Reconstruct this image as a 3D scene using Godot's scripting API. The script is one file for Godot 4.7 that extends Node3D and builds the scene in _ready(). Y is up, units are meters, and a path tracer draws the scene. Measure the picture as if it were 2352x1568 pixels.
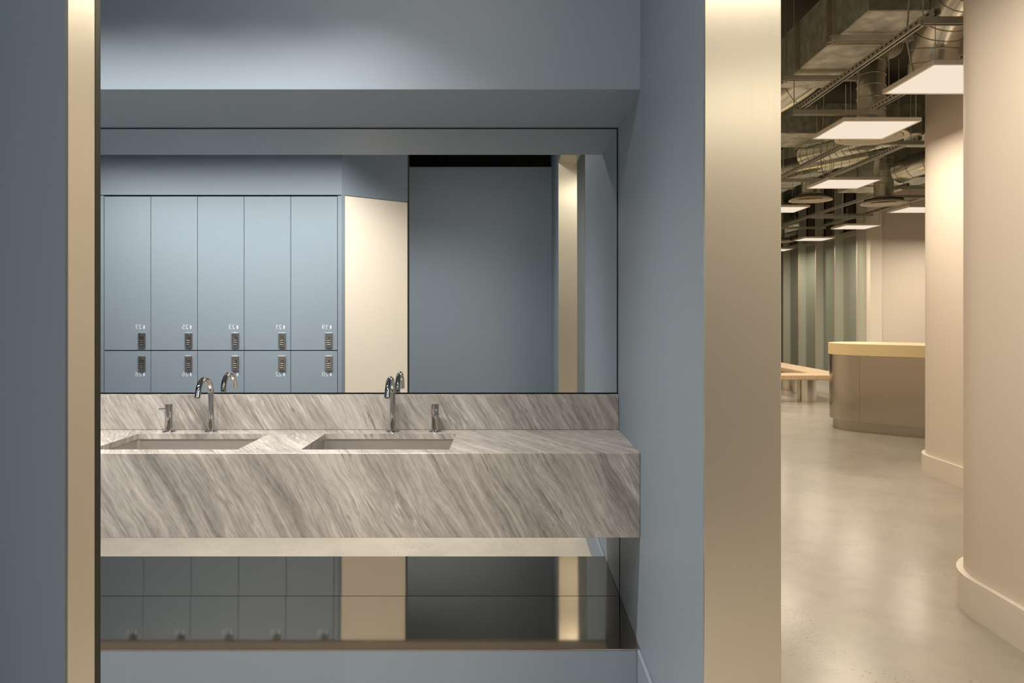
extends Node3D
# Measured frame: camera at x = 0, looking along -z; "d" below is the distance in front of the camera, EYE the lens height.
const EYE := 1.379
const FOCAL := 1700.0          # pixels of the 2352 x 1568 frame
const Z_MIRROR := -3.21        # plane of the vanity mirror
const Z_FRONT := -2.66         # front plane of counter, plinth and bulkhead
const X_RIGHT := 0.466         # face of the blue side wall
const X_OUT := 0.645           # its corridor face
const Y_TOP := 0.877           # counter top
const Y_SHELF := 0.172         # steel shelf
const Y_SOFFIT := 2.183
const CEIL := 4.2
var M := {}
var taken := {}
var rng := RandomNumberGenerator.new()

# ------------------------------------------------------------------ mesh builder
class MB:
	var v := PackedVector3Array()
	var n := PackedVector3Array()
	var t := PackedVector2Array()
	var marble := false
	func uv_of(p: Vector3, nn: Vector3) -> Vector2:
		var a := nn.abs()
		if marble:
			var x := p.x
			var q := p.y
			if a.y >= a.x and a.y >= a.z:
				q = 0.877 + (-2.66 - p.z)
			elif a.x > a.z:
				x = p.z * 1.0
			return Vector2((0.866 * x + 0.5 * q) / 2.8 + 0.5, (0.5 * x - 0.866 * q) / 2.8)
		if a.y >= a.x and a.y >= a.z:
			return Vector2(p.x, p.z)
		if a.x > a.z:
			return Vector2(p.z, p.y)
		return Vector2(p.x, p.y)
	func tri(a: Vector3, b: Vector3, c: Vector3, na: Vector3, nb: Vector3, nc: Vector3) -> void:
		var g := (c - a).cross(b - a)
		if g.length_squared() < 1e-18:
			return
		var f := (na + nb + nc)
		if g.dot(f) < 0.0:
			var s := b; b = c; c = s
			s = nb; nb = nc; nc = s
		f = f.normalized()
		v.append(a); v.append(b); v.append(c)
		n.append(na); n.append(nb); n.append(nc)
		t.append(uv_of(a, f)); t.append(uv_of(b, f)); t.append(uv_of(c, f))
	func face(pts: Array, out: Vector3) -> void:
		var g: Vector3 = (pts[1] - pts[0]).cross(pts[2] - pts[0]).normalized()
		if g.length_squared() < 0.5 and pts.size() > 3:
			g = (pts[2] - pts[0]).cross(pts[3] - pts[0]).normalized()
		if g.dot(out) < 0.0:
			g = -g
		for i in range(1, pts.size() - 1):
			tri(pts[0], pts[i], pts[i + 1], g, g, g)
	func quad_n(a: Vector3, b: Vector3, c: Vector3, d: Vector3, na: Vector3, nb: Vector3, nc: Vector3, nd: Vector3) -> void:
		tri(a, b, c, na, nb, nc)
		tri(a, c, d, na, nc, nd)
	func box(lo: Vector3, hi: Vector3, bev := 0.0, at := Transform3D.IDENTITY) -> void:
		var c := (lo + hi) / 2.0
		var h := (hi - lo).abs() / 2.0
		var b := minf(bev, minf(h.x, minf(h.y, h.z)) * 0.9)
		for ax in 3:
			var u := (ax + 1) % 3
			var w := (ax + 2) % 3
			for s in [-1.0, 1.0]:
				var pts := []
				for k in [[-1.0, -1.0], [1.0, -1.0], [1.0, 1.0], [-1.0, 1.0]]:
					var p := Vector3.ZERO
					p[ax] = s * h[ax]
					p[u] = k[0] * (h[u] - b)
					p[w] = k[1] * (h[w] - b)
					pts.append(at * (c + p))
				var o := Vector3.ZERO
				o[ax] = s
				face(pts, at.basis * o)
		if b <= 0.0:
			return
		for ax in 3:
			var u := (ax + 1) % 3
			var w := (ax + 2) % 3
			for su in [-1.0, 1.0]:
				for sw in [-1.0, 1.0]:
					var pts := []
					for k in [[-1.0, 0], [1.0, 0], [1.0, 1], [-1.0, 1]]:
						var p := Vector3.ZERO
						p[ax] = k[0] * (h[ax] - b)
						p[u] = su * (h[u] - (b if k[1] == 0 else 0.0))
						p[w] = sw * (h[w] - (0.0 if k[1] == 0 else b))
						pts.append(at * (c + p))
					var o := Vector3.ZERO
					o[u] = su
					o[w] = sw
					face(pts, at.basis * o)
		for sx in [-1.0, 1.0]:
			for sy in [-1.0, 1.0]:
				for sz in [-1.0, 1.0]:
					var pts := []
					for k in 3:
						var p := Vector3(sx * (h.x - b), sy * (h.y - b), sz * (h.z - b))
						p[k] = [sx, sy, sz][k] * h[k]
						pts.append(at * (c + p))
					face(pts, at.basis * Vector3(sx, sy, sz))
	# vertical prism over a counter- or clockwise polygon in (x, z)
	func prism(poly: PackedVector2Array, y0: float, y1: float, round_top := 0.0) -> void:
		var k := poly.size()
		var area := 0.0
		for i in k:
			area += poly[i].cross(poly[(i + 1) % k])
		var sgn := 1.0 if area > 0.0 else -1.0
		var en := []
		for i in k:
			var e: Vector2 = (poly[(i + 1) % k] - poly[i]).normalized()
			en.append(Vector2(e.y, -e.x) * sgn)
		var sm := []
		for i in k:
			var p: Vector2 = en[(i + k - 1) % k]
			var q: Vector2 = en[i]
			sm.append((p + q).normalized() if p.dot(q) > 0.8 else Vector2.ZERO)
		for i in k:
			var j := (i + 1) % k
			var n0: Vector2 = sm[i] if sm[i] != Vector2.ZERO else en[i]
			var n1: Vector2 = sm[j] if sm[j] != Vector2.ZERO else en[i]
			var a := Vector3(poly[i].x, 0, poly[i].y)
			var b := Vector3(poly[j].x, 0, poly[j].y)
			var na := Vector3(n0.x, 0, n0.y)
			var nb := Vector3(n1.x, 0, n1.y)
			var up := Vector3.UP
			var yt := y1 - round_top
			quad_n(a + up * y0, b + up * y0, b + up * yt, a + up * yt, na, nb, nb, na)
			if round_top > 0.0:
				var m0 := (na + up).normalized()
				var m1 := (nb + up).normalized()
				var a1 := a - na * round_top * 0.29 + up * (yt + round_top * 0.71)
				var b1 := b - nb * round_top * 0.29 + up * (yt + round_top * 0.71)
				var a2 := a - na * round_top + up * y1
				var b2 := b - nb * round_top + up * y1
				quad_n(a + up * yt, b + up * yt, b1, a1, na, nb, m1, m0)
				quad_n(a1, b1, b2, a2, m0, m1, up, up)
		var idx := Geometry2D.triangulate_polygon(poly)
		for i in range(0, idx.size(), 3):
			var p := []
			for m in 3:
				p.append(Vector3(poly[idx[i + m]].x, 0, poly[idx[i + m]].y))
			face([p[0] + Vector3.UP * y1, p[1] + Vector3.UP * y1, p[2] + Vector3.UP * y1], Vector3.UP)
			face([p[0] + Vector3.UP * y0, p[1] + Vector3.UP * y0, p[2] + Vector3.UP * y0], Vector3.DOWN)
	# round tube along a path
	func tube(path: Array, rad: float, sides := 20, capped := true) -> void:
		var k := path.size()
		var tang := []
		for i in k:
			var a: Vector3 = path[maxi(i - 1, 0)]
			var b: Vector3 = path[mini(i + 1, k - 1)]
			tang.append((b - a).normalized())
		var t0: Vector3 = tang[0]
		var u := t0.cross(Vector3.UP if absf(t0.y) < 0.9 else Vector3.RIGHT).normalized()
		var rings := []
		var norms := []
		for i in k:
			var tt: Vector3 = tang[i]
			u = (u - tt * u.dot(tt)).normalized()
			var w := tt.cross(u)
			var r := []
			var nn := []
			for s in sides:
				var an := TAU * s / sides
				var o := u * cos(an) + w * sin(an)
				nn.append(o)
				r.append(path[i] + o * rad)
			rings.append(r)
			norms.append(nn)
		for i in k - 1:
			for s in sides:
				var q := (s + 1) % sides
				quad_n(rings[i][s], rings[i][q], rings[i + 1][q], rings[i + 1][s], norms[i][s], norms[i][q], norms[i + 1][q], norms[i + 1][s])
		if capped:
			face(rings[0], -tang[0])
			face(rings[k - 1], tang[k - 1])
	# surface of revolution about a vertical axis; profile of (radius, height), sharp where asked
	func lathe(c: Vector3, prof: Array, sides := 32) -> void:
		for i in prof.size() - 1:
			var p: Vector2 = prof[i]
			var q: Vector2 = prof[i + 1]
			var e := (q - p).normalized()
			var nr := Vector2(e.y, -e.x)
			for s in sides:
				var a0 := TAU * s / sides
				var a1 := TAU * (s + 1) / sides
				var d0 := Vector3(cos(a0), 0, sin(a0))
				var d1 := Vector3(cos(a1), 0, sin(a1))
				var n0 := d0 * nr.x + Vector3.UP * nr.y
				var n1 := d1 * nr.x + Vector3.UP * nr.y
				quad_n(c + d0 * p.x + Vector3.UP * p.y, c + d1 * p.x + Vector3.UP * p.y, c + d1 * q.x + Vector3.UP * q.y, c + d0 * q.x + Vector3.UP * q.y, n0, n1, n1, n0)
	func torus(c: Vector3, axis: Vector3, R: float, r: float, sides := 28, tubes := 6) -> void:
		var u := axis.cross(Vector3.UP if absf(axis.y) < 0.9 else Vector3.RIGHT).normalized()
		var w := axis.cross(u).normalized()
		for i in sides:
			for j in tubes:
				var P := []
				var N := []
				for k in [[0, 0], [1, 0], [1, 1], [0, 1]]:
					var a: float = TAU * (i + k[0]) / sides
					var b: float = TAU * (j + k[1]) / tubes
					var o := u * cos(a) + w * sin(a)
					var nn := o * cos(b) + axis * sin(b)
					P.append(c + o * R + nn * r)
					N.append(nn)
				quad_n(P[0], P[1], P[2], P[3], N[0], N[1], N[2], N[3])
	func mesh() -> ArrayMesh:
		var arr := []
		arr.resize(Mesh.ARRAY_MAX)
		arr[Mesh.ARRAY_VERTEX] = v
		arr[Mesh.ARRAY_NORMAL] = n
		arr[Mesh.ARRAY_TEX_UV] = t
		var m := ArrayMesh.new()
		m.add_surface_from_arrays(Mesh.PRIMITIVE_TRIANGLES, arr)
		return m

# ------------------------------------------------------------------ scene helpers
func numbered(called: String) -> String:
	var k: int = taken.get(called, 0)
	taken[called] = k + 1
	return called if k == 0 else "%s_%03d" % [called, k]

func obj(called: String, mb: MB, material: Material, parent: Node = null) -> MeshInstance3D:
	var o := MeshInstance3D.new()
	o.mesh = mb.mesh()
	o.material_override = material
	o.cast_shadow = GeometryInstance3D.SHADOW_CASTING_SETTING_ON
	if parent == null:
		o.name = numbered(called)
		add_child(o, true)
	else:
		o.name = called
		parent.add_child(o, true)
	return o

func put(called: String, mesh: Mesh, material: Material, parent: Node, where := Transform3D.IDENTITY) -> MeshInstance3D:
	var o := MeshInstance3D.new()
	o.mesh = mesh
	o.material_override = material
	o.name = called
	parent.add_child(o, true)
	o.transform = where
	return o

func thing(called: String, label: String, category: String, at := Vector3.ZERO, group := "") -> Node3D:
	var o := Node3D.new()
	o.name = numbered(called)
	add_child(o, true)
	o.position = at
	tag(o, label, category, group)
	return o

func tag(o: Node, label: String, category: String, group := "") -> void:
	o.set_meta("label", label)
	o.set_meta("category", category)
	if group != "":
		o.set_meta("group", group)

func struct(called: String, mb: MB, material: Material, label := "") -> MeshInstance3D:
	var o := obj(called, mb, material)
	o.set_meta("kind", "structure")
	if label != "":
		o.set_meta("label", label)
	return o

func boxed(lo: Vector3, hi: Vector3, bev := 0.0) -> MB:
	var b := MB.new()
	b.box(lo, hi, bev)
	return b

func at_d(x: float, y: float, d: float) -> Vector3:
	return Vector3(x, y, -d)

func stadium(a: Vector2, b: Vector2, r: float, seg := 20) -> PackedVector2Array:
	var u := (b - a).normalized()
	var w := Vector2(-u.y, u.x)
	var p := PackedVector2Array()
	for i in seg + 1:
		var an := PI * i / seg
		p.append(b + w * r * cos(an) + u * r * sin(an))
	for i in seg + 1:
		var an := PI * i / seg
		p.append(a - w * r * cos(an) - u * r * sin(an))
	return p

func paint(called: String, c: Color, rough := 0.6, metal := 0.0) -> StandardMaterial3D:
	var m := StandardMaterial3D.new()
	m.resource_name = called
	m.albedo_color = c
	m.roughness = rough
	m.metallic = metal
	M[called] = m
	return m

func lin(r: float, g: float, b: float) -> Color:
	return Color(r, g, b).linear_to_srgb()

func noise(seed_: int, freq: float, oct := 4, type := FastNoiseLite.TYPE_SIMPLEX_SMOOTH) -> FastNoiseLite:
	var f := FastNoiseLite.new()
	f.seed = seed_
	f.frequency = freq
	f.noise_type = type
	f.fractal_type = FastNoiseLite.FRACTAL_FBM
	f.fractal_octaves = oct
	return f

func tex(img: Image) -> ImageTexture:
	img.generate_mipmaps()
	return ImageTexture.create_from_image(img)

# ------------------------------------------------------------------ textures
func marble_texture() -> ImageTexture:
	# across the veins runs along the width, along the veins runs along the height
	var w := 2048
	var h := 512
	var img := Image.create(w, h, false, Image.FORMAT_RGB8)
	var broad := noise(3, 3.0, 3)
	var mid := noise(11, 16.0, 4)
	var fine := noise(19, 75.0, 4)
	var wisp := noise(27, 26.0, 3)
	var crack := noise(35, 9.0, 2)
	var warp := noise(43, 2.2, 3)
	var spot := noise(51, 60.0, 3)
	var base := Vector3(0.352, 0.331, 0.309)
	var pale := Vector3(0.64, 0.61, 0.575)
	var dark := Vector3(0.12, 0.111, 0.103)
	for j in h:
		var l := 2.8 * j / h
		for i in w:
			var a0 := 2.8 * i / w
			var a := a0 + 0.02 * warp.get_noise_2d(a0, l * 0.9) + 0.004 * mid.get_noise_2d(a0 * 0.7 + 9.0, l * 0.35)
			var br := broad.get_noise_2d(a, l * 0.25)
			var gr := spot.get_noise_2d(a, l * 0.30)
			var f := 0.40 * br + 0.52 * mid.get_noise_2d(a, l * 0.08) + 0.38 * fine.get_noise_2d(a, l * 0.055) + 0.22 * gr
			var wv := wisp.get_noise_2d(a, l * 0.08 + 4.0)
			var wh := pow(maxf(0.0, 1.0 - absf(wv) * 8.0), 2.0) * clampf(0.3 + 1.8 * broad.get_noise_2d(a + 3.0, l * 0.7), 0.0, 1.0)
			var cv := crack.get_noise_2d(a + 0.006 * gr, l * 0.045 + 7.0)
			var ck := pow(maxf(0.0, 1.0 - absf(cv) * 60.0), 1.2) * clampf(3.2 * broad.get_noise_2d(a * 0.9 + 7.0, l * 1.6) - 0.1, 0.0, 1.0)
			var c := base
			if f > 0.0:
				c = base.lerp(pale, clampf(f * 1.0, 0.0, 0.85))
			else:
				c = base.lerp(dark, clampf(-f * 1.15, 0.0, 0.8))
			c = c.lerp(pale * 1.05, wh * 0.65)
			c = c.lerp(dark * 0.6, ck * 0.8)
			img.set_pixel(i, j, Color(c.x, c.y, c.z).linear_to_srgb())
	return tex(img)

func concrete_texture() -> ImageTexture:
	var s := 1024
	var a := noise(5, 0.004, 4).get_seamless_image(s, s)
	var b := noise(6, 0.02, 4).get_seamless_image(s, s)
	var c := noise(7, 0.16, 2).get_seamless_image(s, s)
	var d := noise(8, 0.006, 3).get_seamless_image(s, s)
	var img := Image.create(s, s, false, Image.FORMAT_RGB8)
	for j in s:
		for i in s:
			var f := 0.5 * (a.get_pixel(i, j).r - 0.5) + 0.32 * (b.get_pixel(i, j).r - 0.5) + 0.1 * (c.get_pixel(i, j).r - 0.5)
			var k := 1.0 + 0.42 * f
			var patch := clampf((d.get_pixel(i, j).r - 0.56) * 6.0, 0.0, 1.0)
			var speck := clampf((c.get_pixel(i, j).r - 0.72) * 9.0, 0.0, 1.0) * patch
			k *= 1.0 - 0.5 * speck
			img.set_pixel(i, j, Color(0.395 * k, 0.358 * k, 0.308 * k).linear_to_srgb())
	return tex(img)

func blotch_texture(seed_: int, freq: float, lo: Color, hi: Color, stretch := 1.0) -> NoiseTexture2D:
	var t := NoiseTexture2D.new()
	t.width = 512
	t.height = 512
	t.seamless = true
	t.noise = noise(seed_, freq, 4)
	var g := Gradient.new()
	g.set_color(0, lo)
	g.set_color(1, hi)
	t.color_ramp = g
	return t

func brushed_texture(seed_: int, lo: float, hi: float, along_u: bool) -> ImageTexture:
	var w := 512
	var img := Image.create(w, w, false, Image.FORMAT_RGB8)
	var r := RandomNumberGenerator.new()
	r.seed = seed_
	var rows := []
	for i in w:
		rows.append(lerpf(lo, hi, r.randf()))
	for i in w:
		for j in w:
			var v: float = rows[i] * 0.85 + 0.15 * lerpf(lo, hi, r.randf())
			if along_u:
				img.set_pixel(j, i, Color(v, v, v))
			else:
				img.set_pixel(i, j, Color(v, v, v))
	return tex(img)

func grain_texture() -> ImageTexture:
	var w := 256
	var img := Image.create(w, 512, false, Image.FORMAT_RGB8)
	var n1 := noise(71, 1.0, 4)
	for j in 512:
		for i in w:
			var f := n1.get_noise_2d(i * 0.11, j * 0.008) * 0.5 + 0.5
			img.set_pixel(i, j, Color(0.52, 0.36, 0.21).lerp(Color(0.72, 0.56, 0.37), f).linear_to_srgb())
	return tex(img)

func materials() -> void:
	paint("blue", lin(0.215, 0.269, 0.330), 0.55)
	paint("locker_blue", lin(0.232, 0.290, 0.356), 0.42)
	paint("seam_black", lin(0.010, 0.011, 0.013), 0.6)
	paint("void_black", lin(0.006, 0.006, 0.007), 0.9)
	paint("cream", lin(0.79, 0.70, 0.61), 0.6)
	paint("cream_panel", lin(0.86, 0.79, 0.69), 0.5)
	paint("skirting_cream", lin(0.86, 0.79, 0.70), 0.4)
	paint("ceiling_dark", lin(0.075, 0.075, 0.062), 0.9)
	var g := paint("mirror", lin(0.90, 0.92, 0.91), 0.0, 1.0)
	g.metallic_specular = 0.5
	paint("chrome", lin(0.50, 0.49, 0.48), 0.05, 1.0)
	var s := paint("brushed_steel", lin(0.71, 0.675, 0.59), 0.36, 1.0)
	s.roughness_texture = brushed_texture(4, 0.92, 1.0, false)
	s.uv1_scale = Vector3(3, 3, 1)
	s.anisotropy_enabled = true
	s.anisotropy = 0.75
	var s2 := paint("polished_steel", lin(0.42, 0.365, 0.305), 0.06, 1.0)
	s2.metallic_specular = 0.5
	paint("basin_steel", lin(0.52, 0.49, 0.46), 0.32, 0.75)
	paint("desk_steel", lin(0.44, 0.405, 0.345), 0.12, 1.0)
	paint("plinth_steel", lin(0.40, 0.37, 0.31), 0.3, 1.0)
	paint("leg_steel", lin(0.66, 0.62, 0.55), 0.16, 1.0)
	paint("lock_steel", lin(0.45, 0.42, 0.40), 0.32, 1.0)
	paint("underside", lin(0.74, 0.71, 0.67), 0.5)
	paint("yellow", lin(0.92, 0.74, 0.40), 0.4)
	paint("print_white", lin(0.72, 0.78, 0.84), 0.6)
	paint("dark_edge", lin(0.045, 0.047, 0.040), 0.35, 0.6)
	paint("fin", lin(0.62, 0.64, 0.56), 0.4, 0.3)
	paint("fin_tip", lin(0.62, 0.56, 0.44), 0.4, 0.2)
	paint("blind", lin(0.31, 0.33, 0.275), 0.7)
	var gl := paint("night_glass", lin(0.035, 0.016, 0.013), 0.06)
	gl.metallic_specular = 0.6
	paint("rail", lin(0.45, 0.42, 0.34), 0.5)
	paint("track_black", lin(0.02, 0.02, 0.02), 0.5)
	paint("white_disc", lin(0.60, 0.55, 0.45), 0.5)
	paint("dark_slot", lin(0.06, 0.055, 0.045), 0.8)
	paint("cable", lin(0.55, 0.50, 0.42), 0.5)
	var gv := paint("galvanised", Color.WHITE, 0.36, 0.35)
	gv.albedo_texture = blotch_texture(21, 0.02, lin(0.31, 0.33, 0.275), lin(0.62, 0.64, 0.55))
	gv.uv1_triplanar = true
	gv.uv1_world_triplanar = true
	gv.uv1_scale = Vector3(0.8, 0.8, 0.8)
	var gs := paint("stained_lit_galvanised", Color.WHITE, 0.36, 0.25)
	gs.albedo_texture = blotch_texture(23, 0.012, lin(0.42, 0.43, 0.38), lin(0.98, 0.98, 0.90))  # stain blotches, made paler than the shell to paint in bounced light
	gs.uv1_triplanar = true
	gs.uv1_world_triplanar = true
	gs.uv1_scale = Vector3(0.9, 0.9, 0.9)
	paint("spiral_steel", lin(0.72, 0.73, 0.64), 0.24, 0.85)
	paint("white_duct", lin(0.92, 0.91, 0.84), 0.24, 0.8)
	paint("seam_light", lin(0.60, 0.57, 0.47), 0.3, 0.8)
	paint("strut", lin(0.64, 0.64, 0.56), 0.4, 0.6)
	paint("panel_frame", lin(0.80, 0.75, 0.66), 0.5)
	var lm := paint("panel_glow", Color.BLACK, 0.9)
	lm.emission_enabled = true
	lm.emission = Color(0.950, 0.880, 0.795)
	lm.emission_energy_multiplier = 1.0
	var sp := paint("spot_glow", Color.BLACK, 0.9)
	sp.emission_enabled = true
	sp.emission = Color(1.0, 0.97, 0.92)
	sp.emission_energy_multiplier = 6.0
	var mb := paint("marble", Color.WHITE, 0.22)
	mb.albedo_texture = marble_texture()
	var fl := paint("concrete", Color.WHITE, 0.34)
	fl.albedo_texture = concrete_texture()
	fl.uv1_triplanar = true
	fl.uv1_world_triplanar = true
	fl.uv1_scale = Vector3(0.29, 0.29, 0.29)
	fl.clearcoat_enabled = true
	fl.clearcoat = 0.45
	fl.clearcoat_roughness = 0.2
	fl.metallic_specular = 0.3
	var wd := paint("bench_wood", Color.WHITE, 0.5)
	wd.albedo_texture = grain_texture()
	wd.uv1_triplanar = true
	wd.uv1_scale = Vector3(1.5, 1.5, 1.5)

# ------------------------------------------------------------------ scene
func _ready() -> void:
	rng.seed = 7
	# camera: level, lens shifted down a little so that verticals stay vertical
	var cam := Camera3D.new()
	cam.name = "camera"
	cam.projection = Camera3D.PROJECTION_FRUSTUM
	cam.near = 0.05
	cam.far = 100.0
	cam.size = 1568.0 / FOCAL * cam.near
	cam.frustum_offset = Vector2(3.0, -65.0) / FOCAL * cam.near
	add_child(cam)
	cam.position = Vector3(0, EYE, 0)
	cam.current = true
	# closed interior at night: black outside
	var we := WorldEnvironment.new()
	we.name = "world_environment"
	var env := Environment.new()
	env.background_mode = Environment.BG_COLOR
	env.background_color = Color.BLACK
	env.tonemap_mode = Environment.TONE_MAPPER_LINEAR
	env.tonemap_exposure = 1.0
	env.sdfgi_enabled = true
	env.ssao_enabled = true
	env.ssil_enabled = true
	we.environment = env
	add_child(we)
	materials()
	ceiling_panels()
	track_lights()
	shell()
	vanity()
	lockers()
	corridor_walls()
	facade()
	desk()
	benches()
	services()

# energies of the two kinds of lamp
const PANEL_ENERGY := 2.45
const FILL_PANEL_ENERGY := 4.2
const PANEL_COLOR := Color(1.0, 0.94, 0.845)
const SPOT_ENERGY := 2.05
const SPOT_ENERGY_BACK := 2.2
const SPOT_COLOR := Color(1.0, 0.965, 0.925)

func ceiling_panels() -> void:
	# [x of the left edge, distance of the near edge]
	var spots := [[2.5, 4.38], [2.55, 5.67], [3.5, 8.16], [3.55, 10.25], [5.53, 10.27], [5.62, 12.4], [5.76, 14.5], [5.9, 17.0],
		[0.95, 2.4], [0.85, 0.45], [1.3, -1.9], [0.85, -3.9], [0.85, -6.2], [2.0, 9.6], [2.6, 11.0], [3.6, 12.5], [3.5, 14.9], [7.5, 10.3], [7.6, 12.4], [8.0, 13.2]]  # second row unseen; several added to brighten steel, pillars, pier and far walls
	var s := 0.6
	var frame := MB.new()
	for q in [[-s / 2, -s / 2, s / 2, -s / 2 + 0.016], [-s / 2, s / 2 - 0.016, s / 2, s / 2], [-s / 2, -s / 2 + 0.016, -s / 2 + 0.016, s / 2 - 0.016], [s / 2 - 0.016, -s / 2 + 0.016, s / 2, s / 2 - 0.016]]:
		frame.box(Vector3(q[0], -0.003, q[1]), Vector3(q[2], 0.028, q[3]), 0.002)
	frame.box(Vector3(-s / 2 + 0.016, 0.012, -s / 2 + 0.016), Vector3(s / 2 - 0.016, 0.028, s / 2 - 0.016))
	var fm := frame.mesh()
	var dm := boxed(Vector3(-s / 2 + 0.016, 0.0, -s / 2 + 0.016), Vector3(s / 2 - 0.016, 0.011, s / 2 - 0.016)).mesh()
	var seen_as := ["square light panel partly hidden behind the large rounded wall", "square light panel with a round air diffuser peeking out behind it", "square light panel between two slotted struts above the yellow desk", "square light panel half hidden by the steel jamb beside an air diffuser", "square light panel half hidden behind the cream pillar", "square light panel in front of the pale pier", "square light panel in front of the fins of the glazed wall", "smallest square light panel at the far end beside the steel jamb"]
	var room := [[-0.75, 0.35]]  # unseen fill panel, added to light the vanity softly from the front
	for i in spots.size() + room.size():
		var inside := i >= spots.size()
		var q: Array = room[i - spots.size()] if inside else spots[i]
		var c := Vector3(q[0] + s / 2, 3.45 if inside else EYE + 1.474, -(q[1] + s / 2))
		var t := thing("panel_light", "flat square fill light panel added unseen above the blue room" if inside else seen_as[i] if i < 8 else "unseen square light panel added along the corridor ceiling", "ceiling light", c, "fill light panels added above the blue room" if inside else "square ceiling light panels along the corridor" if i < 8 else "light panels out of sight")
		put("frame", fm, M.panel_frame, t)
		put("diffuser", dm, M.panel_glow, t)
		for k in [[-1, -1], [1, -1], [1, 1], [-1, 1]]:
			var wr := MB.new()
			wr.tube([Vector3(k[0] * 0.27, 0.02, k[1] * 0.27), Vector3(k[0] * 0.27, 0.285 if i in [0, 1, 2, 4, 5] else CEIL - c.y, k[1] * 0.27)], 0.0025, 6)
			obj("wire", wr, M.cable, t)
		var a := AreaLight3D.new()
		a.name = "panel_lamp"
		a.area_size = Vector2(s - 0.04, s - 0.04)
		a.light_energy = FILL_PANEL_ENERGY if inside else PANEL_ENERGY
		a.light_color = SPOT_COLOR if inside else PANEL_COLOR
		a.shadow_enabled = true
		a.area_range = 40.0
		t.add_child(a)
		a.position = Vector3(0, -0.008, 0)
		a.rotation_degrees.x = -90

func track_lights() -> void:
	var bodies := MB.new()
	bodies.lathe(Vector3.ZERO, [Vector2(0.0, 0.10), Vector2(0.03, 0.10), Vector2(0.032, 0.095), Vector2(0.032, 0.0), Vector2(0.027, 0.0), Vector2(0.027, 0.012), Vector2(0.0, 0.012)], 24)
	bodies.box(Vector3(-0.008, 0.095, -0.008), Vector3(0.008, 0.15, 0.008), 0.001)
	var bm := bodies.mesh()
	var lens := MB.new()
	lens.lathe(Vector3.ZERO, [Vector2(0.0, 0.0145), Vector2(0.0265, 0.0145), Vector2(0.0265, 0.0125), Vector2(0.0, 0.0125)], 24)
	var lm := lens.mesh()
	track(Vector3(0, 2.80, -2.2), -2.85, -0.45)
	for i in 7:
		spot_lamp(bm, lm, Vector3(-2.65 + i * 0.345, 2.80, -2.2), Vector3(0, -1.0, 0.05), SPOT_ENERGY, 56.0, "small black spotlight on the track above the vanity aisle", "spotlights on the vanity track")
	track(Vector3(0, 3.12, 0.55), -2.0, -0.3)
	for x in [-1.85, -1.35, -0.85]:
		spot_lamp(bm, lm, Vector3(x, 3.12, 0.55), Vector3(0, -1, 0.0), SPOT_ENERGY_BACK, 66.0, "small black spotlight on the track before the far wall", "spotlights before the far wall")

func track(at: Vector3, x0: float, x1: float) -> void:
	var rail := thing("lighting_track", "black ceiling lighting track above the vanity aisle" if at.z < -1.0 else "black ceiling lighting track in front of the far blue wall", "lighting track", at)
	obj("rail", boxed(Vector3(x0, 0.15, -0.018), Vector3(x1, 0.19, 0.018), 0.003), M.track_black, rail)
	for x in [x0 + 0.15, x1 - 0.15]:
		var r := MB.new()
		r.tube([Vector3(x, 0.19, 0), Vector3(x, CEIL - at.y, 0)], 0.005, 8)
		obj("rod", r, M.track_black, rail)

func spot_lamp(bm: Mesh, lm: Mesh, at: Vector3, aim: Vector3, energy: float, half_angle: float, label: String, group: String) -> void:
	var t := thing("spotlight", label, "spotlight", at, group)
	put("body", bm, M.track_black, t)
	put("lens_lamp", lm, M.spot_glow, t)
	var l := SpotLight3D.new()
	l.name = "lamp"
	l.light_energy = energy
	l.light_color = SPOT_COLOR
	l.spot_angle = half_angle
	l.spot_angle_attenuation = 1.0
	l.spot_range = 20.0
	l.light_size = 0.026
	l.shadow_enabled = true
	t.add_child(l)
	l.position = Vector3(0, -0.004, 0)
	l.basis = Basis.looking_at(aim.normalized(), Vector3.RIGHT)

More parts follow.
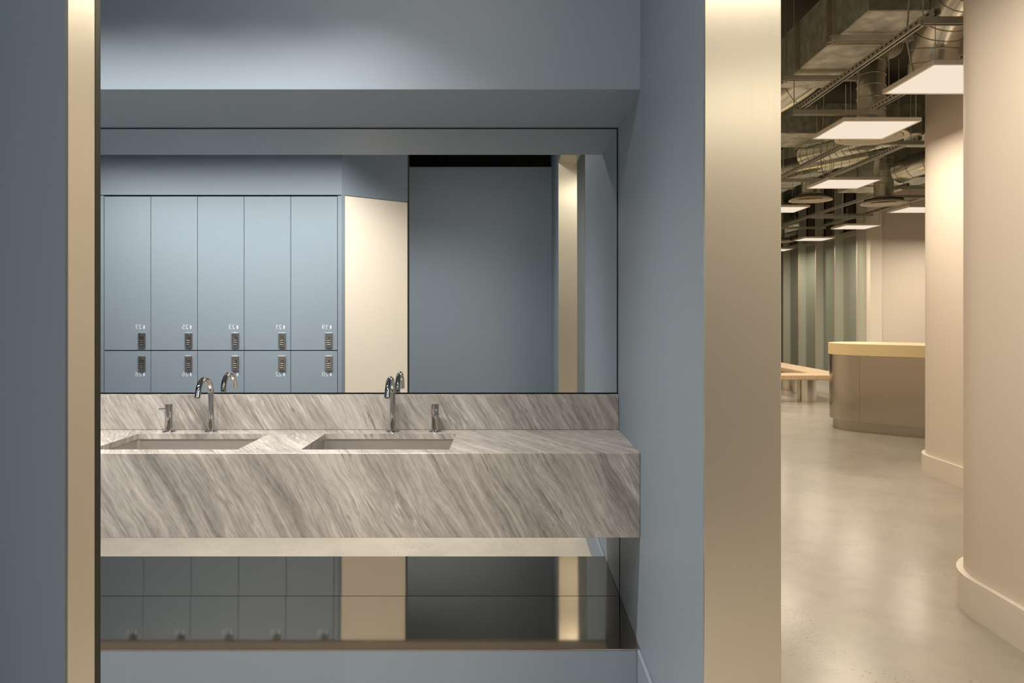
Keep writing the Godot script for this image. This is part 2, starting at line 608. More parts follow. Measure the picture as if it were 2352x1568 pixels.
# ------------------------------------------------------------------ blue room
func shell() -> void:
	struct("floor", boxed(Vector3(-5, -0.2, -22), Vector3(11, 0.0, 8)), M.concrete, "polished concrete floor with scattered dark aggregate")
	struct("ceiling", boxed(Vector3(-5, CEIL, -22), Vector3(11, CEIL + 0.2, 8)), M.ceiling_dark, "dark exposed ceiling slab")
	struct("wall_back", boxed(Vector3(-4.2, 0, -3.45), Vector3(X_OUT, CEIL, -3.24)), M.blue)
	struct("wall_bulkhead", boxed(Vector3(-4.2, Y_SOFFIT, -3.24), Vector3(X_RIGHT, CEIL, Z_FRONT), 0.0), M.blue, "blue bulkhead above the vanity mirror")
	var wr := MB.new()
	wr.box(Vector3(X_RIGHT, 0, -3.24), Vector3(X_OUT, CEIL, -1.782))
	wr.box(Vector3(X_RIGHT, 2.852, -1.782), Vector3(X_OUT, CEIL, 0.802))
	wr.box(Vector3(X_RIGHT, 0, 0.802), Vector3(X_OUT, CEIL, 2.2))
	struct("wall_right", wr, M.blue, "blue side wall with a wide steel lined opening")
	struct("wall_front", boxed(Vector3(-4.0, 0, 1.99), Vector3(X_RIGHT, 3.04, 2.2)), M.blue, "blue wall seen in the mirror, open above")
	struct("wall_left", boxed(Vector3(-4.2, 0, -3.24), Vector3(-4.0, CEIL, 2.2)), M.blue)
	struct("wall_dark_backdrop", boxed(Vector3(-5, 0, 4.6), Vector3(X_OUT, CEIL, 4.8)), M.void_black)  # black wall added so the opening above the far wall looks dark
	struct("wall_return", boxed(Vector3(X_OUT, 0, 0.95), Vector3(0.98, CEIL, 1.1)), M.blue)
	struct("baseboard_right", boxed(Vector3(X_RIGHT - 0.012, 0, Z_FRONT + 0.001), Vector3(X_RIGHT, Y_SHELF, -1.79), 0.003), M.blue)
	# steel lining of the wide opening
	var pf := Node3D.new()
	pf.name = "door_1"
	pf.set_meta("kind", "structure")
	pf.set_meta("label", "brushed steel lining of the wide opening in the blue side wall")
	add_child(pf)
	pf.position = Vector3(X_RIGHT, 0, -1.782)
	var e := 0.002
	obj("jamb", boxed(Vector3(-e, 0, 0), Vector3(X_OUT - X_RIGHT + e, 2.852, 0.012), 0.0015), M.brushed_steel, pf)
	obj("jamb", boxed(Vector3(-e, 0, 2.572), Vector3(X_OUT - X_RIGHT + e, 2.852, 2.584), 0.0015), M.brushed_steel, pf)
	obj("head", boxed(Vector3(-e, 2.84, 0.012), Vector3(X_OUT - X_RIGHT + e, 2.852, 2.572), 0.0015), M.brushed_steel, pf)
	# oblique partition leaf beside the lockers: blue back and head, cream face towards the vanity, steel end
	var A := Vector2(-1.1008, -1.597)
	var B := Vector2(-0.7056, -1.272)
	var u := (B - A).normalized()
	var nrm := Vector2(u.y, -u.x)         # towards the mirror
	if nrm.y > 0:
		nrm = -nrm
	var th := 0.05
	var ln := A.distance_to(B)
	var leaf := thing("partition_leaf", "slim oblique partition beside the lockers with a brushed steel end", "partition", Vector3(A.x, 0, A.y))
	var bs := Basis(Vector3(u.x, 0, u.y), Vector3.UP, Vector3(-nrm.x, 0, -nrm.y))
	var fr := Transform3D(bs, Vector3.ZERO)
	var core := MB.new()
	core.box(Vector3(0, 0, 0.006), Vector3(ln - 0.012, 3.4, th), 0.0, fr)
	core.box(Vector3(0, 2.150, 0), Vector3(ln - 0.012, 3.4, 0.006), 0.0, fr)
	core.box(Vector3(0, 0, 0), Vector3(0.022, 2.150, 0.006), 0.0, fr)
	obj("core", core, M.blue, leaf)
	var cp := MB.new()
	cp.box(Vector3(0.024, 0.0, 0.001), Vector3(ln - 0.013, 2.146, 0.006), 0.001, fr)
	obj("cream_face", cp, M.cream_panel, leaf)
	var en := MB.new()
	en.box(Vector3(ln - 0.012, 0, 0.008), Vector3(ln, 3.4, th + 0.001), 0.001, fr)
	obj("steel_end", en, M.brushed_steel, leaf)
	var dk := MB.new()
	dk.box(Vector3(ln - 0.012, 0, -0.001), Vector3(ln, 3.4, 0.008), 0.0005, fr)
	obj("edge_trim", dk, M.dark_edge, leaf)

# ------------------------------------------------------------------ vanity
func vanity() -> void:
	var xl := -2.6
	# mirror over a black backing that shows as a shadow gap
	var mi := thing("vanity_mirror", "wide frameless wall mirror above the stone backsplash", "mirror", Vector3(0, 1.032, Z_MIRROR))
	obj("backing", boxed(Vector3(xl, 0, -0.028), Vector3(X_RIGHT, Y_SOFFIT - 1.032, -0.006)), M.seam_black, mi)
	obj("glass", boxed(Vector3(xl, 0.003, -0.006), Vector3(X_RIGHT - 0.006, Y_SOFFIT - 1.032 - 0.006, 0.0)), M.mirror, mi)
	var low := thing("shelf_mirror", "low mirror strip between the steel shelf and the stone counter", "mirror", Vector3(0, Y_SHELF, -3.16))
	var tilt := Transform3D(Basis(Vector3.RIGHT, deg_to_rad(0.3)), Vector3.ZERO)
	var lg := MB.new()
	lg.box(Vector3(xl, 0.001, -0.006), Vector3(X_RIGHT - 0.003, 0.401, 0.0), 0.0, tilt)
	obj("glass", lg, M.mirror, low)
	var lb := MB.new()
	lb.box(Vector3(xl, 0.001, -0.016), Vector3(X_RIGHT - 0.002, 0.401, -0.0065), 0.0, tilt)
	obj("backing", lb, M.seam_black, low)
	# stone counter: top with two cutouts, apron, backsplash
	var ct := thing("vanity_counter", "long grey veined marble vanity counter with deep apron", "counter", Vector3.ZERO)
	var holes := [[-1.551, -1.006], [-0.772, -0.227]]
	var z0 := -3.081
	var z1 := -2.727
	var yb := Y_TOP - 0.022
	var tp := MB.new()
	tp.marble = true
	tp.box(Vector3(xl, yb, -3.19), Vector3(X_RIGHT - 0.001, Y_TOP, z0))
	tp.box(Vector3(xl, yb, z0), Vector3(holes[0][0], Y_TOP, z1))
	tp.box(Vector3(holes[0][1], yb, z0), Vector3(holes[1][0], Y_TOP, z1))
	tp.box(Vector3(holes[1][1], yb, z0), Vector3(X_RIGHT - 0.001, Y_TOP, z1))
	tp.box(Vector3(xl, yb, z1), Vector3(X_RIGHT - 0.001, Y_TOP, Z_FRONT - 0.002))
	obj("top", tp, M.marble, ct)
	var ap := MB.new()
	ap.marble = true
	ap.box(Vector3(xl, Y_TOP - 0.305, Z_FRONT - 0.022), Vector3(X_RIGHT - 0.001, Y_TOP - 0.0006, Z_FRONT), 0.0015)
	obj("apron", ap, M.marble, ct)
	var un := MB.new()
	un.box(Vector3(xl, Y_TOP - 0.303, -3.158), Vector3(X_RIGHT - 0.001, Y_TOP - 0.283, Z_FRONT - 0.022))
	obj("underside", un, M.underside, ct)
	var bp := MB.new()
	bp.marble = true
	bp.box(Vector3(xl, Y_TOP + 0.0004, -3.212), Vector3(X_RIGHT - 0.001, 1.0285, -3.19), 0.001)
	obj("backsplash", bp, M.marble, ct)
	# basins
	for i in 2:
		var hx: Array = holes[i]
		var sk := thing("sink_basin", ["undermount steel sink basin under the tap whose valve lever sticks out", "undermount steel sink basin next to the blue side wall"][i], "sink", Vector3((hx[0] + hx[1]) / 2, yb, (z0 + z1) / 2), "basins set into the stone counter")
		basin(sk, hx[1] - hx[0], z1 - z0)
	for i in 2:
		faucet(Vector3([-1.272, -0.501][i], Y_TOP, -3.142), ["chrome gooseneck spout beside the valve with a pin lever", "chrome gooseneck spout over the basin next to the side wall"][i])
	valve(Vector3(-1.448, Y_TOP, -3.135), 0.92, "short chrome valve whose pin lever points out sideways")
	valve(Vector3(-0.321, Y_TOP, -3.142), -0.72, "short chrome valve with its pin lever pointing to the front")
	# plinth and steel shelf
	var pl := thing("plinth_shelf", "low blue plinth with polished steel shelf under the counter", "shelf", Vector3.ZERO)
	obj("front_panel", boxed(Vector3(xl, 0, Z_FRONT - 0.02), Vector3(X_RIGHT - 0.0125, Y_SHELF - 0.004, Z_FRONT - 0.001)), M.blue, pl)
	obj("steel_top", boxed(Vector3(xl, Y_SHELF - 0.004, -3.166), Vector3(X_RIGHT - 0.002, Y_SHELF, Z_FRONT), 0.001), M.polished_steel, pl)
	obj("base", boxed(Vector3(xl, 0, -3.15), Vector3(X_RIGHT - 0.013, Y_SHELF - 0.005, Z_FRONT - 0.021)), M.blue, pl)

func basin(t: Node3D, w: float, dp: float) -> void:
	# a pressed steel bowl: rounded rectangle rings going down, then the floor
	var rings := []
	var lev := [[0.012, 0.0, 0.012], [0.0, 0.0, 0.012], [0.0, -0.004, 0.012], [0.004, -0.13, 0.02], [0.012, -0.148, 0.03], [0.03, -0.155, 0.04], [0.10, -0.158, 0.04]]
	for q in lev:
		var r := []
		var hw: float = w / 2 + 0.004 - q[0] if q[1] < 0.0 or q[0] == 0.0 else w / 2 + 0.016
		var hd: float = dp / 2 + 0.004 - q[0] if q[1] < 0.0 or q[0] == 0.0 else dp / 2 + 0.016
		var cr: float = q[2]
		for k in 4:
			var cx: float = [1, -1, -1, 1][k] * (hw - cr)
			var cz: float = [1, 1, -1, -1][k] * (hd - cr)
			for s in 7:
				var an := PI / 2 * (k + s / 6.0)
				r.append(Vector3(cx + cr * cos(an), q[1], cz + cr * sin(an)))
		rings.append(r)
	var mb := MB.new()
	var k := 28
	for i in rings.size() - 1:
		for s in k:
			var j := (s + 1) % k
			var a: Vector3 = rings[i][s]
			var b: Vector3 = rings[i][j]
			var c: Vector3 = rings[i + 1][j]
			var d: Vector3 = rings[i + 1][s]
			var cen := Vector3(0, 0.05, 0)
			mb.face([a, b, c, d], cen - (a + c) / 2.0)
	mb.face(rings[rings.size() - 1], Vector3.UP)
	obj("bowl", mb, M.basin_steel, t)
	var dr := MB.new()
	dr.lathe(Vector3(0, -0.158, 0), [Vector2(0.0, 0.0), Vector2(0.03, 0.0), Vector2(0.034, 0.003), Vector2(0.028, 0.004), Vector2(0.024, 0.002), Vector2(0.0, 0.002)], 24)
	obj("drain", dr, M.chrome, t)

func faucet(at: Vector3, label: String) -> void:
	var t := thing("faucet", label, "faucet", at, "chrome gooseneck spouts")
	var fl := MB.new()
	fl.lathe(Vector3.ZERO, [Vector2(0.0, 0.0), Vector2(0.026, 0.0), Vector2(0.027, 0.002), Vector2(0.026, 0.005), Vector2(0.012, 0.006), Vector2(0.0, 0.006)], 32)
	obj("flange", fl, M.chrome, t)
	var path := []
	for k in 6:
		path.append(Vector3(0, 0.004 + 0.158 * k / 5.0, 0))
	var R := 0.066
	for k in range(1, 25):
		var a := deg_to_rad(163.0) * k / 24.0
		path.append(Vector3(0, 0.162 + R * sin(a), R - R * cos(a)))
	var last: Vector3 = path[path.size() - 1]
	var dirn: Vector3 = (last - path[path.size() - 2]).normalized()
	path.append(last + dirn * 0.012)
	path.append(last + dirn * 0.024)
	var sp := MB.new()
	sp.tube(path, 0.0118, 24, false)
	obj("spout", sp, M.chrome, t)
	var tip := MB.new()
	var e := last + dirn * 0.024
	tip.tube([e - dirn * 0.006, e - dirn * 0.003], 0.0095, 20)
	obj("aerator", tip, M.dark_slot, t)
	var rim := MB.new()
	rim.torus(e, dirn, 0.0106, 0.0013, 24, 6)
	obj("outlet_rim", rim, M.chrome, t)

func valve(at: Vector3, turn: float, label: String) -> void:
	var t := thing("tap_valve", label, "tap", at, "chrome tap valves")
	t.rotation.y = 0.0
	var b := MB.new()
	b.lathe(Vector3.ZERO, [Vector2(0.0, 0.0), Vector2(0.025, 0.0), Vector2(0.026, 0.002), Vector2(0.025, 0.005), Vector2(0.0155, 0.006), Vector2(0.0155, 0.074)], 32)
	obj("body", b, M.chrome, t)
	var cap := MB.new()
	cap.lathe(Vector3.ZERO, [Vector2(0.0150, 0.0745), Vector2(0.0158, 0.0755), Vector2(0.0158, 0.115), Vector2(0.0145, 0.1165), Vector2(0.0, 0.1165)], 32)
	obj("cap", cap, M.chrome, t)
	var dirn := Vector3(-sin(turn + 0.5), -0.05, cos(turn + 0.5)).normalized()
	var pin := MB.new()
	pin.tube([Vector3(0, 0.098, 0) + dirn * 0.012, Vector3(0, 0.098, 0) + dirn * 0.040], 0.0034, 12)
	obj("lever", pin, M.chrome, t)

# ------------------------------------------------------------------ lockers seen in the mirror
func lockers() -> void:
	var zf := -1.597
	var y_split := EYE - 86.0 * 4.823 / FOCAL
	var y_top := 2.142
	var x0 := (775.0 - 1173.0) * 4.823 / FOCAL
	var pitch := 107.2 * 4.823 / FOCAL
	var gap := 0.0032
	var dp := 0.40
	# wall around the bank
	var wl := MB.new()
	wl.box(Vector3(-4.0, 2.150, zf + 0.001), Vector3(-1.1008, 3.4, zf + 0.15))
	wl.box(Vector3(-4.0, 0, zf), Vector3(x0 - 5 * pitch - 0.002, 2.144, zf + 0.15))
	wl.box(Vector3(x0 + 0.002, 0, zf), Vector3(-1.1015, 2.144, zf + 0.05))
	wl.box(Vector3(-4.0, 2.1, zf + 0.41), Vector3(-1.12, 3.4, zf + 0.5))
	struct("wall_lockers", wl, M.blue, "blue surround and bulkhead of the locker bank")
	struct("gap_black_1", boxed(Vector3(-4.0, 2.1425, zf + 0.012), Vector3(-1.1008, 2.152, zf + 0.14)), M.seam_black)  # black strip put in to darken the shadow gap above the lockers
	struct("gap_black_2", boxed(Vector3(x0 - 5 * pitch, 0.0, zf + 0.0195), Vector3(x0, 2.142, zf + 0.024)), M.seam_black)  # black sheet added behind the doors to darken the gaps between them
	var font := SystemFont.new()
	font.font_names = PackedStringArray(["Droid Sans"])
	var plate := boxed(Vector3(-0.0235, -0.046, 0), Vector3(0.0235, 0.046, 0.008), 0.002).mesh()
	var wheel := MB.new()
	wheel.tube([Vector3(-0.011, 0, 0.0045), Vector3(0.011, 0, 0.0045)], 0.0055, 14)
	var wm := wheel.mesh()
	var knob := MB.new()
	knob.tube([Vector3(0, 0.030, 0.006), Vector3(0, 0.030, 0.016)], 0.0095, 18)
	var km := knob.mesh()
	var slot := boxed(Vector3(-0.0125, -0.040, 0.007), Vector3(0.0125, 0.016, 0.0085)).mesh()
	var mark := boxed(Vector3(-0.0045, -0.011, 0), Vector3(0.0045, 0.011, 0.0006)).mesh()
	var turned := Basis(Vector3.UP, PI)
	for c in 5:
		var xr := x0 - c * pitch
		for row in 2:
			var num := 19 + 2 * c + row
			var ya := y_split if row == 0 else 0.10
			var yb := y_top if row == 0 else y_split
			var t := thing("locker", ["pale blue upper locker door printed with the number nineteen", "pale blue lower locker door printed with the number twenty", "pale blue upper locker door printed with the number twenty-one", "pale blue lower locker door printed with the number twenty-two", "pale blue upper locker door printed with the number twenty-three", "pale blue lower locker door printed with the number twenty-four", "pale blue upper locker door printed with the number twenty-five", "pale blue lower locker door printed with the number twenty-six", "pale blue upper locker door printed with the number twenty-seven", "pale blue lower locker door printed with the number twenty-eight"][num - 19], "locker", Vector3(xr - pitch / 2, ya, zf), "numbered blue lockers")
			var hw := pitch / 2
			var body := MB.new()
			var h := yb - ya
			var th := 0.012
			body.box(Vector3(-hw, 0.001, 0.025), Vector3(-hw + th, h - 0.001, dp))
			body.box(Vector3(hw - th, 0.001, 0.025), Vector3(hw, h - 0.001, dp))
			body.box(Vector3(-hw + th, 0.001, 0.025), Vector3(hw - th, 0.001 + th, dp))
			body.box(Vector3(-hw + th, h - 0.001 - th, 0.025), Vector3(hw - th, h - 0.001, dp))
			body.box(Vector3(-hw + th, 0.001 + th, dp - th), Vector3(hw - th, h - 0.001 - th, dp))
			obj("carcass", body, M.locker_blue, t)
			obj("door", boxed(Vector3(-hw + gap / 2, gap, 0.0), Vector3(hw - gap / 2, h - gap, 0.019), 0.001), M.locker_blue, t)
			var ly := EYE - (61.0 if row == 0 else 114.0) * 4.823 / FOCAL - ya
			var lk := put("combination_lock", plate, M.lock_steel, t, Transform3D(turned, Vector3(hw - 0.056, ly, 0.0)))
			put("dial_slot", slot, M.seam_black, lk)
			for k in 4:
				put("dial", wm, M.lock_steel, lk, Transform3D(Basis.IDENTITY, Vector3(0, 0.009 - 0.0137 * k, 0)))
			put("knob", km, M.lock_steel, lk)
			var ny := EYE - (32.0 if row == 0 else 140.5) * 4.823 / FOCAL - ya
			var tm := TextMesh.new()
			tm.text = str(num)
			tm.font = font
			tm.font_size = 32
			tm.pixel_size = 0.00116
			tm.depth = 0.0006
			tm.horizontal_alignment = HORIZONTAL_ALIGNMENT_CENTER
			put("number_print", tm, M.print_white, t, Transform3D(turned, Vector3(hw - 0.080, ny, -0.0004)))
			put("number_bar", mark, M.print_white, t, Transform3D(turned, Vector3(hw - 0.0435, ny, 0.0)))

# ------------------------------------------------------------------ corridor
func corridor_walls() -> void:
	var a := struct("wall_rounded", solid(stadium(Vector2(2.51, 5.2), Vector2(2.51, -3.35), 0.395), 0.0, CEIL), M.cream, "large cream wall with a rounded end")
	var sk := MB.new()
	sk.prism(stadium(Vector2(2.51, 5.2), Vector2(2.51, -3.35), 0.424), 0.0, 0.168, 0.008)
	obj("baseboard", sk, M.skirting_cream, a)
	var b := struct("wall_rounded", solid(stadium(Vector2(3.98, -4.7), Vector2(3.98, -6.3), 0.395), 0.0, CEIL), M.cream, "cream pillar with rounded ends behind the large rounded wall")
	var sk2 := MB.new()
	sk2.prism(stadium(Vector2(3.98, -4.7), Vector2(3.98, -6.3), 0.424), 0.0, 0.160, 0.008)
	obj("baseboard", sk2, M.skirting_cream, b)
	struct("wall_corridor", boxed(Vector3(X_OUT, 0, -20), Vector3(X_OUT + 0.2, CEIL, -3.45)), M.cream)
	struct("wall_end", boxed(Vector3(X_OUT, 0, 7.8), Vector3(11, CEIL, 8)), M.cream)
	struct("wall_far", boxed(Vector3(X_OUT, 0, -21.9), Vector3(11, CEIL, -21.7)), M.cream)
	struct("wall_pier", boxed(Vector3(7.105, 0, -15.2), Vector3(7.335, CEIL, -14.62)), M.cream_panel, "pale pier at the end of the glazed wall")
	struct("wall_beyond", boxed(Vector3(7.335, 0, -15.2), Vector3(11, 4.0, -14.72)), M.cream)
	struct("wall_side", boxed(Vector3(10.8, 0, -14.72), Vector3(11, CEIL, 7.8)), M.cream)

func solid(p: PackedVector2Array, y0: float, y1: float) -> MB:
	var m := MB.new()
	m.prism(p, y0, y1)
	return m

func facade() -> void:
	var t := Node3D.new()
	t.name = "window_1"
	t.set_meta("kind", "structure")
	t.set_meta("label", "tall glazed wall with deep fins and grey blinds")
	add_child(t)
	var xg := 7.11
	var rail_y := EYE + 1.605
	for i in 6:
		var d := 14.79 + i * 1.0
		var f := MB.new()
		f.box(Vector3(xg - 0.165, 0, -d - 0.05), Vector3(xg - 0.004, CEIL, -d), 0.003)
		var fin := obj("fin", f, M.fin, t)
		obj("fin_tip", boxed(Vector3(xg - 0.185, 0, -d - 0.052), Vector3(xg - 0.1655, CEIL, -d + 0.002), 0.002), M.fin_tip, fin)
		obj("fin_gap", boxed(Vector3(xg - 0.004, 0, -d - 0.05), Vector3(xg + 0.01, CEIL, -d + 0.001)), M.seam_black, fin)
		obj("blind", boxed(Vector3(xg - 0.012, 0.02, -d - 0.995), Vector3(xg - 0.006, rail_y, -d - 0.055)), M.blind, t)
		obj("pane", boxed(Vector3(xg + 0.012, 0.0, -d - 1.0), Vector3(xg + 0.03, CEIL, -d)), M.night_glass, t)
		obj("blind_cassette", boxed(Vector3(xg - 0.09, rail_y, -d - 0.995), Vector3(xg - 0.005, rail_y + 0.09, -d - 0.055), 0.004), M.rail, t)

func desk() -> void:
	var C := Vector2(4.307, -8.897)
	var u := Vector2(0.777, 0.629).normalized()
	var E2 := C + u * 2.1
	var t := thing("reception_desk", "curved steel reception desk with a thick yellow top", "desk", Vector3(C.x, 0, C.y))
	var o := C
	obj("plinth", solid(stadium(Vector2.ZERO, E2 - o, 0.40), 0.0, 0.118), M.plinth_steel, t)
	# body: one round end panel and flat panels with fine gaps between
	var R := 0.44
	var ub := Vector2(-u.y, u.x)
	var core := solid(stadium(Vector2.ZERO, E2 - o, R - 0.012), 0.118, 0.885)
	obj("core", core, M.plinth_steel, t)
	var endp := PackedVector2Array()
	for i in 25:
		var an := PI * i / 24.0
		endp.append(-ub * R * cos(an) - u * R * sin(an))
	for i in 25:
		var an := PI - PI * i / 24.0
		endp.append(-ub * (R - 0.012) * cos(an) - u * (R - 0.012) * sin(an))
	obj("panel", solid(endp, 0.12, 0.885), M.desk_steel, t)
	for side in [-1.0, 1.0]:
		for k in 3:
			var s0 := 0.002 + k * 0.7
			var s1 := 0.698 + k * 0.7
			var q := PackedVector2Array([u * s0 + ub * side * R, u * s1 + ub * side * R, u * s1 + ub * side * (R - 0.012), u * s0 + ub * side * (R - 0.012)])
			obj("panel", solid(q, 0.12, 0.885), M.desk_steel, t)
	var top := MB.new()
	top.prism(stadium(Vector2.ZERO, E2 - o, R + 0.012, 28), 0.888, 1.020, 0.006)
	obj("yellow_top", top, M.yellow, t)

func benches() -> void:
	var a := thing("bench", "oak topped bench on steel cylinder legs crossing in front of the other", "bench", Vector3(3.9, 0, -11.55), "oak benches by the glazed wall")
	bench_parts(a, Vector3(-1.4, 0.352, -0.2), Vector3(1.15, 0.432, 0.2), [Vector3(-0.9, 0, 0), Vector3(0.14, 0, 0.0), Vector3(0.72, 0, 0.0)])
	var b := thing("bench", "oak topped bench running back alongside the glazed wall", "bench", Vector3(5.02, 0, -13.0), "oak benches by the glazed wall")
	bench_parts(b, Vector3(-0.26, 0.352, -1.3), Vector3(0.2, 0.432, 1.2), [Vector3(-0.03, 0, 0.28), Vector3(0.0, 0, -0.35), Vector3(0.0, 0, -1.0)])

func bench_parts(t: Node3D, lo: Vector3, hi: Vector3, legs: Array) -> void:
	obj("seat", boxed(lo, hi, 0.012), M.bench_wood, t)
	for l in legs:
		var g := MB.new()
		g.lathe(l, [Vector2(0, 0.0), Vector2(0.14, 0.0), Vector2(0.14, 0.352)], 28)
		obj("leg", g, M.leg_steel, t)

# ------------------------------------------------------------------ ceiling services
func channel(p: Vector3, q: Vector3) -> MB:
	# an open strut channel: web on top, two flanges, slots along the web
	var m := MB.new()
	var ln := p.distance_to(q)
	var zd := (q - p).normalized()
	var xd := Vector3.UP.cross(zd).normalized()
	var tr := Transform3D(Basis(xd, Vector3.UP, zd), p)
	m.box(Vector3(-0.021, 0.037, 0), Vector3(0.021, 0.041, ln), 0.0, tr)
	m.box(Vector3(-0.021, 0, 0), Vector3(-0.018, 0.037, ln), 0.0, tr)
	m.box(Vector3(0.018, 0, 0), Vector3(0.021, 0.037, ln), 0.0, tr)
	m.box(Vector3(-0.018, 0, 0), Vector3(-0.010, 0.003, ln), 0.0, tr)
	m.box(Vector3(0.010, 0, 0), Vector3(0.018, 0.003, ln), 0.0, tr)
	return m

func frame_of_channels(label: String, corners: Array, rods: Array, extra := []) -> void:
	# corners: [x0, d0, x1, d1] at 1.75 m above the lens
	var y := EYE + 1.745
	var x0: float = corners[0]
	var x1: float = corners[2]
	var d0: float = corners[1]
	var d1: float = corners[3]
	var t := thing("channel_frame", label, "ceiling frame", Vector3.ZERO, "suspended strut frames")
	for x in [x0, x1]:
		var ch := obj("channel", channel(at_d(x, y, d0 - 0.05), at_d(x, y, d1 + 0.05)), M.strut, t)
		var sl := MB.new()
		var d := d0
		while d < d1:
			sl.box(at_d(x - 0.0225, y + 0.014, d), at_d(x + 0.0225, y + 0.026, d + 0.028))
			d += 0.06
		obj("slots", sl, M.dark_slot, ch)
	for d in [d0, d1] + extra:
		obj("cross_channel", channel(at_d(x0 - 0.06, y - 0.042, d), at_d(x1 + 0.06, y - 0.042, d)), M.strut, t)
	for q in rods:
		var r := MB.new()
		r.tube([at_d(q[0], y - 0.01, q[1]), at_d(q[0], CEIL, q[1])], 0.004, 6)
		obj("rod", r, M.strut, t)

func trapeze(t: Node3D, x0: float, x1: float, d: float, y: float) -> void:
	obj("hanger_rail", channel(at_d(x0, y - 0.042, d), at_d(x1, y - 0.042, d)), M.strut, t)
	for x in [x0 + 0.03, x1 - 0.03]:
		var r := MB.new()
		r.tube([at_d(x, y - 0.06, d), at_d(x, CEIL, d)], 0.006, 8)
		obj("rod", r, M.seam_light, t)

func rect_duct(label: String, lo: Vector3, hi: Vector3, along_z: bool, joints: Array, hangers: Array) -> void:
	var t := thing("air_duct", label, "air duct")
	obj("shell", boxed(lo, hi, 0.004), M.galvanised, t)
	obj("lit_bottom_sheet", boxed(Vector3(lo.x + 0.004, lo.y - 0.002, lo.z + 0.004), Vector3(hi.x - 0.004, lo.y, hi.z - 0.004)), M.stained_lit_galvanised, t)  # paler sheet puts light from the floor into the underside's colour
	for j in joints:
		var f := MB.new()
		if along_z:
			f.box(Vector3(lo.x - 0.025, lo.y - 0.025, -j - 0.012), Vector3(hi.x + 0.025, lo.y - 0.002, -j + 0.012), 0.002)
			f.box(Vector3(lo.x - 0.025, lo.y - 0.002, -j - 0.012), Vector3(lo.x, hi.y, -j + 0.012), 0.002)
			f.box(Vector3(hi.x, lo.y - 0.002, -j - 0.012), Vector3(hi.x + 0.025, hi.y, -j + 0.012), 0.002)
		else:
			f.box(Vector3(j - 0.012, lo.y - 0.025, lo.z - 0.025), Vector3(j + 0.012, lo.y - 0.002, hi.z + 0.025), 0.002)
			f.box(Vector3(j - 0.012, lo.y - 0.002, hi.z), Vector3(j + 0.012, hi.y, hi.z + 0.025), 0.002)
		obj("flange", f, M.seam_light, t)
	for h in hangers:
		trapeze(t, h[0], h[1], h[2], lo.y - 0.026)

func round_duct(label: String, path: Array, rad: float, ring_step: float, material: Material, hung := 0.5) -> void:
	var t := thing("round_duct", label, "air duct", Vector3.ZERO, "round metal ducts")
	var c := Curve3D.new()
	for i in path.size():
		var p: Vector3 = path[i]
		var a: Vector3 = path[maxi(i - 1, 0)]
		var b: Vector3 = path[mini(i + 1, path.size() - 1)]
		var tg := (b - a) / 5.0
		c.add_point(p, -tg, tg)
	c.bake_interval = 0.03
	var pts := []
	var ln := c.get_baked_length()
	var k := int(ln / 0.05) + 1
	for i in k + 1:
		pts.append(c.sample_baked(ln * i / k, true))
	var m := MB.new()
	m.tube(pts, rad, 28)
	obj("pipe", m, material, t)
	var hp: Vector3 = pts[int((pts.size() - 1) * hung)]
	var hr := MB.new()
	hr.tube([hp, Vector3(hp.x, CEIL, hp.z)], 0.005, 8)
	obj("hanger_rod", hr, M.strut, t)
	var rings := MB.new()
	var s := ring_step * 0.5
	while s < ln - 0.01:
		var p := c.sample_baked(s, true)
		var q := c.sample_baked(s + 0.01, true)
		rings.torus(p, (q - p).normalized(), rad, 0.005, 28, 5)
		s += ring_step
	obj("seam_rings", rings, M.seam_light, t)

func diffuser_disc(label: String, at: Vector3, r: float, neck: float) -> void:
	var t := thing("air_diffuser", label, "air diffuser", at, "round white air diffusers")
	var p := MB.new()
	p.lathe(Vector3.ZERO, [Vector2(r * 0.45, 0.10), Vector2(r, 0.012), Vector2(r, 0.0), Vector2(r * 0.86, 0.004)], 40)
	obj("rim", p, M.white_disc, t)
	for k in [[0.84, 0.62, 0.03], [0.60, 0.40, 0.03], [0.38, 0.0, 0.02]]:
		var c := MB.new()
		c.lathe(Vector3.ZERO, [Vector2(r * k[0], 0.002), Vector2(r * (k[0] * 0.5 + k[1] * 0.5), 0.020), Vector2(r * k[1], k[2] + 0.01)], 40)
		obj("cone", c, M.white_disc, t)
	var back := MB.new()
	back.lathe(Vector3.ZERO, [Vector2(0.0, 0.06), Vector2(r * 0.85, 0.06), Vector2(r * 0.85, 0.055), Vector2(0.0, 0.055)], 32)
	obj("throat", back, M.dark_slot, t)
	if neck > 0.0:
		var n := MB.new()
		n.tube([Vector3(0, 0.09, 0), Vector3(0, neck, 0)], r * 0.42, 24)
		obj("neck", n, M.spiral_steel, t)

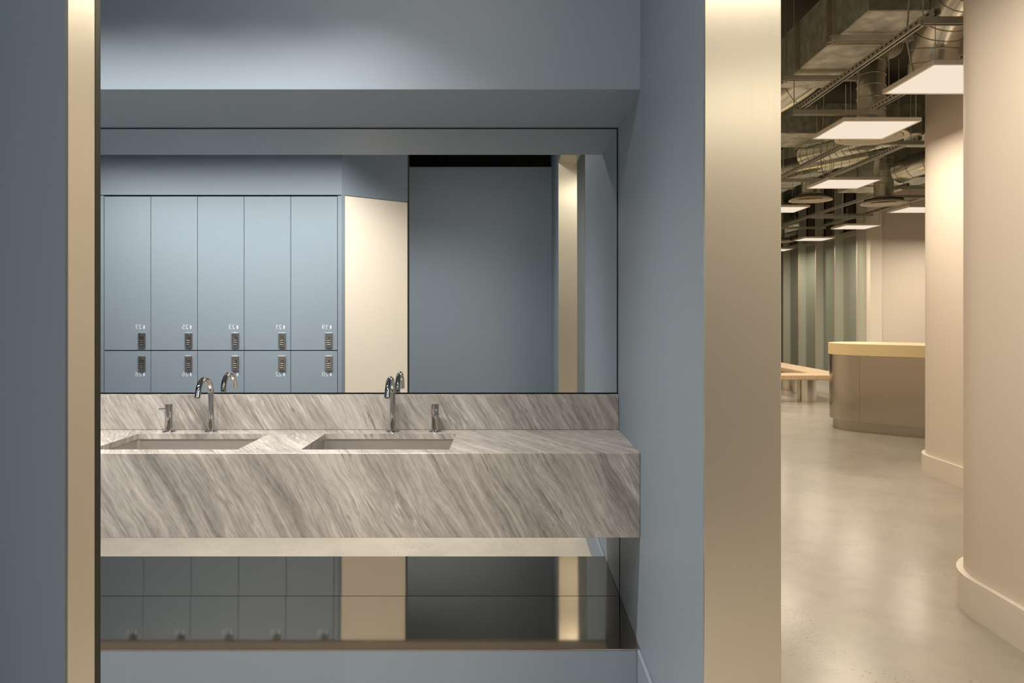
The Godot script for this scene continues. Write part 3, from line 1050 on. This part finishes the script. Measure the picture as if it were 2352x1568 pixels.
func services() -> void:
	frame_of_channels("slotted strut frame carrying the light panels by the rounded wall", [2.49, 4.37, 3.13, 6.36], [[2.435, 4.37], [2.435, 6.36], [2.99, 4.37], [2.99, 6.36]])
	frame_of_channels("slotted strut frame above the desk's light panel", [3.5, 7.5, 4.12, 9.6], [[3.5, 7.62], [4.12, 7.62], [3.5, 9.5], [4.12, 9.5]])
	frame_of_channels("long slotted strut frame in front of the glazed wall", [5.45, 10.2, 6.3, 14.95], [[5.47, 10.3], [6.33, 10.3], [5.45, 13.1], [6.3, 13.1], [5.45, 14.9], [6.3, 14.9]], [10.95, 13.0, 13.3])
	# rectangular ducts
	rect_duct("square galvanised duct with a stained underside painted lighter as if lit running along the corridor", Vector3(2.486, EYE + 2.1, -6.9), Vector3(2.906, EYE + 2.52, -5.14), true, [6.38, 5.75], [[2.39, 3.0, 5.53], [2.38, 3.05, 6.47]])
	rect_duct("broad galvanised duct crossing the corridor behind the square one", Vector3(2.2, EYE + 2.1, -9.37), Vector3(5.4, EYE + 2.45, -8.64), false, [3.6, 4.8], [])
	rect_duct("boxy galvanised duct near the glazed wall", Vector3(5.3, EYE + 1.95, -12.0), Vector3(6.2, EYE + 2.4, -10.6), true, [11.3], [])
	rect_duct("far galvanised duct high above the benches", Vector3(4.3, EYE + 2.2, -14.6), Vector3(4.95, EYE + 2.6, -10.2), true, [11.5, 13.0], [])
	rect_duct("low flat duct at the far end of the corridor", Vector3(5.0, EYE + 1.9, -18.6), Vector3(6.9, EYE + 2.3, -17.8), false, [6.0], [])
	# round ducts
	round_duct("bright wide duct elbow above the nearest light panel", [at_d(3.27, EYE + 2.46, 4.5), at_d(3.28, EYE + 2.44, 4.9), at_d(3.285, EYE + 2.36, 5.35), at_d(3.285, EYE + 2.17, 5.66), at_d(3.285, EYE + 1.95, 5.76), at_d(3.285, EYE + 1.80, 5.76)], 0.17, 0.11, M.white_duct)
	round_duct("spiral duct bending down to the nearest air diffuser", [at_d(3.62, EYE + 2.55, 7.05), at_d(3.36, EYE + 2.42, 6.75), at_d(3.22, EYE + 2.22, 6.59), at_d(3.19, EYE + 1.98, 6.55), at_d(3.19, EYE + 1.752, 6.55)], 0.118, 0.1, M.spiral_steel)
	round_duct("spiral duct slanting above the second strut frame", [at_d(3.62, EYE + 1.94, 9.2), at_d(3.9, EYE + 1.96, 8.8), at_d(4.3, EYE + 1.98, 8.2)], 0.11, 0.09, M.spiral_steel, 1.0)
	round_duct("thick spiral duct reaching out beside the pillar", [at_d(5.3, EYE + 1.92, 10.1), at_d(5.45, EYE + 1.98, 9.75), at_d(5.85, EYE + 2.06, 9.6), at_d(6.6, EYE + 2.16, 9.5)], 0.15, 0.16, M.spiral_steel)
	round_duct("spiral duct passing behind the broad duct", [at_d(3.2, EYE + 1.84, 10.2), at_d(3.9, EYE + 1.99, 10.0), at_d(4.7, EYE + 2.12, 9.8)], 0.13, 0.1, M.spiral_steel)
	round_duct("short vertical duct above the diffuser by the pier", [at_d(5.24, EYE + 2.3, 10.4), at_d(5.24, EYE + 2.0, 10.4), at_d(5.24, EYE + 1.737, 10.4)], 0.13, 0.09, M.spiral_steel)
	round_duct("far spiral duct by the glazed wall", [at_d(5.3, EYE + 1.78, 16.5), at_d(5.7, EYE + 1.85, 16.4), at_d(6.3, EYE + 2.0, 16.3)], 0.16, 0.12, M.spiral_steel)
	round_duct("pale insulated duct curving away behind the square duct", [at_d(2.2, EYE + 1.98, 7.9), at_d(2.5, EYE + 2.06, 7.45), at_d(2.78, EYE + 2.2, 7.15), at_d(3.0, EYE + 2.4, 7.05)], 0.14, 0.2, M.white_duct, 0.5)
	# diffusers
	diffuser_disc("round white air diffuser half hidden by a light panel", at_d(3.19, EYE + 1.55, 6.55), 0.30, 0.2)
	diffuser_disc("round white air diffuser above the desk", at_d(4.05, EYE + 1.52, 10.0), 0.28, 0.3)
	diffuser_disc("round white air diffuser beside the pillar", at_d(5.24, EYE + 1.535, 10.4), 0.30, 0.2)
	diffuser_disc("round white air diffuser by the glazed wall", at_d(5.75, EYE + 1.53, 15.9), 0.30, CEIL - EYE - 1.53)
	# loose power cables of the panels
	for q in [[2.6, 4.75, 0.35, 0.55, "pale cable dropping to the light panel behind the large rounded wall"], [3.62, 8.5, 0.3, 0.5, "pale cable dropping to the light panel above the yellow desk"], [3.75, 10.5, 0.3, 0.5, "pale cable dropping to the light panel beside the steel jamb"], [5.7, 12.6, 0.3, 0.6, "pale cable dropping to the light panel before the pale pier"]]:
		var cb := MB.new()
		var base := at_d(q[0], EYE + 1.50, q[1])
		cb.tube([base, base + Vector3(-0.03, q[2] * 0.3, 0.0), base + Vector3(-0.06, q[2] * 0.75, 0.0), base + Vector3(-0.05, q[3], 0.02), base + Vector3(-0.02, CEIL - EYE - 1.50, 0.02)], 0.006, 8)
		var o := obj("power_cable", cb, M.cable)
		tag(o, q[4], "cable", "power cables of the light panels")
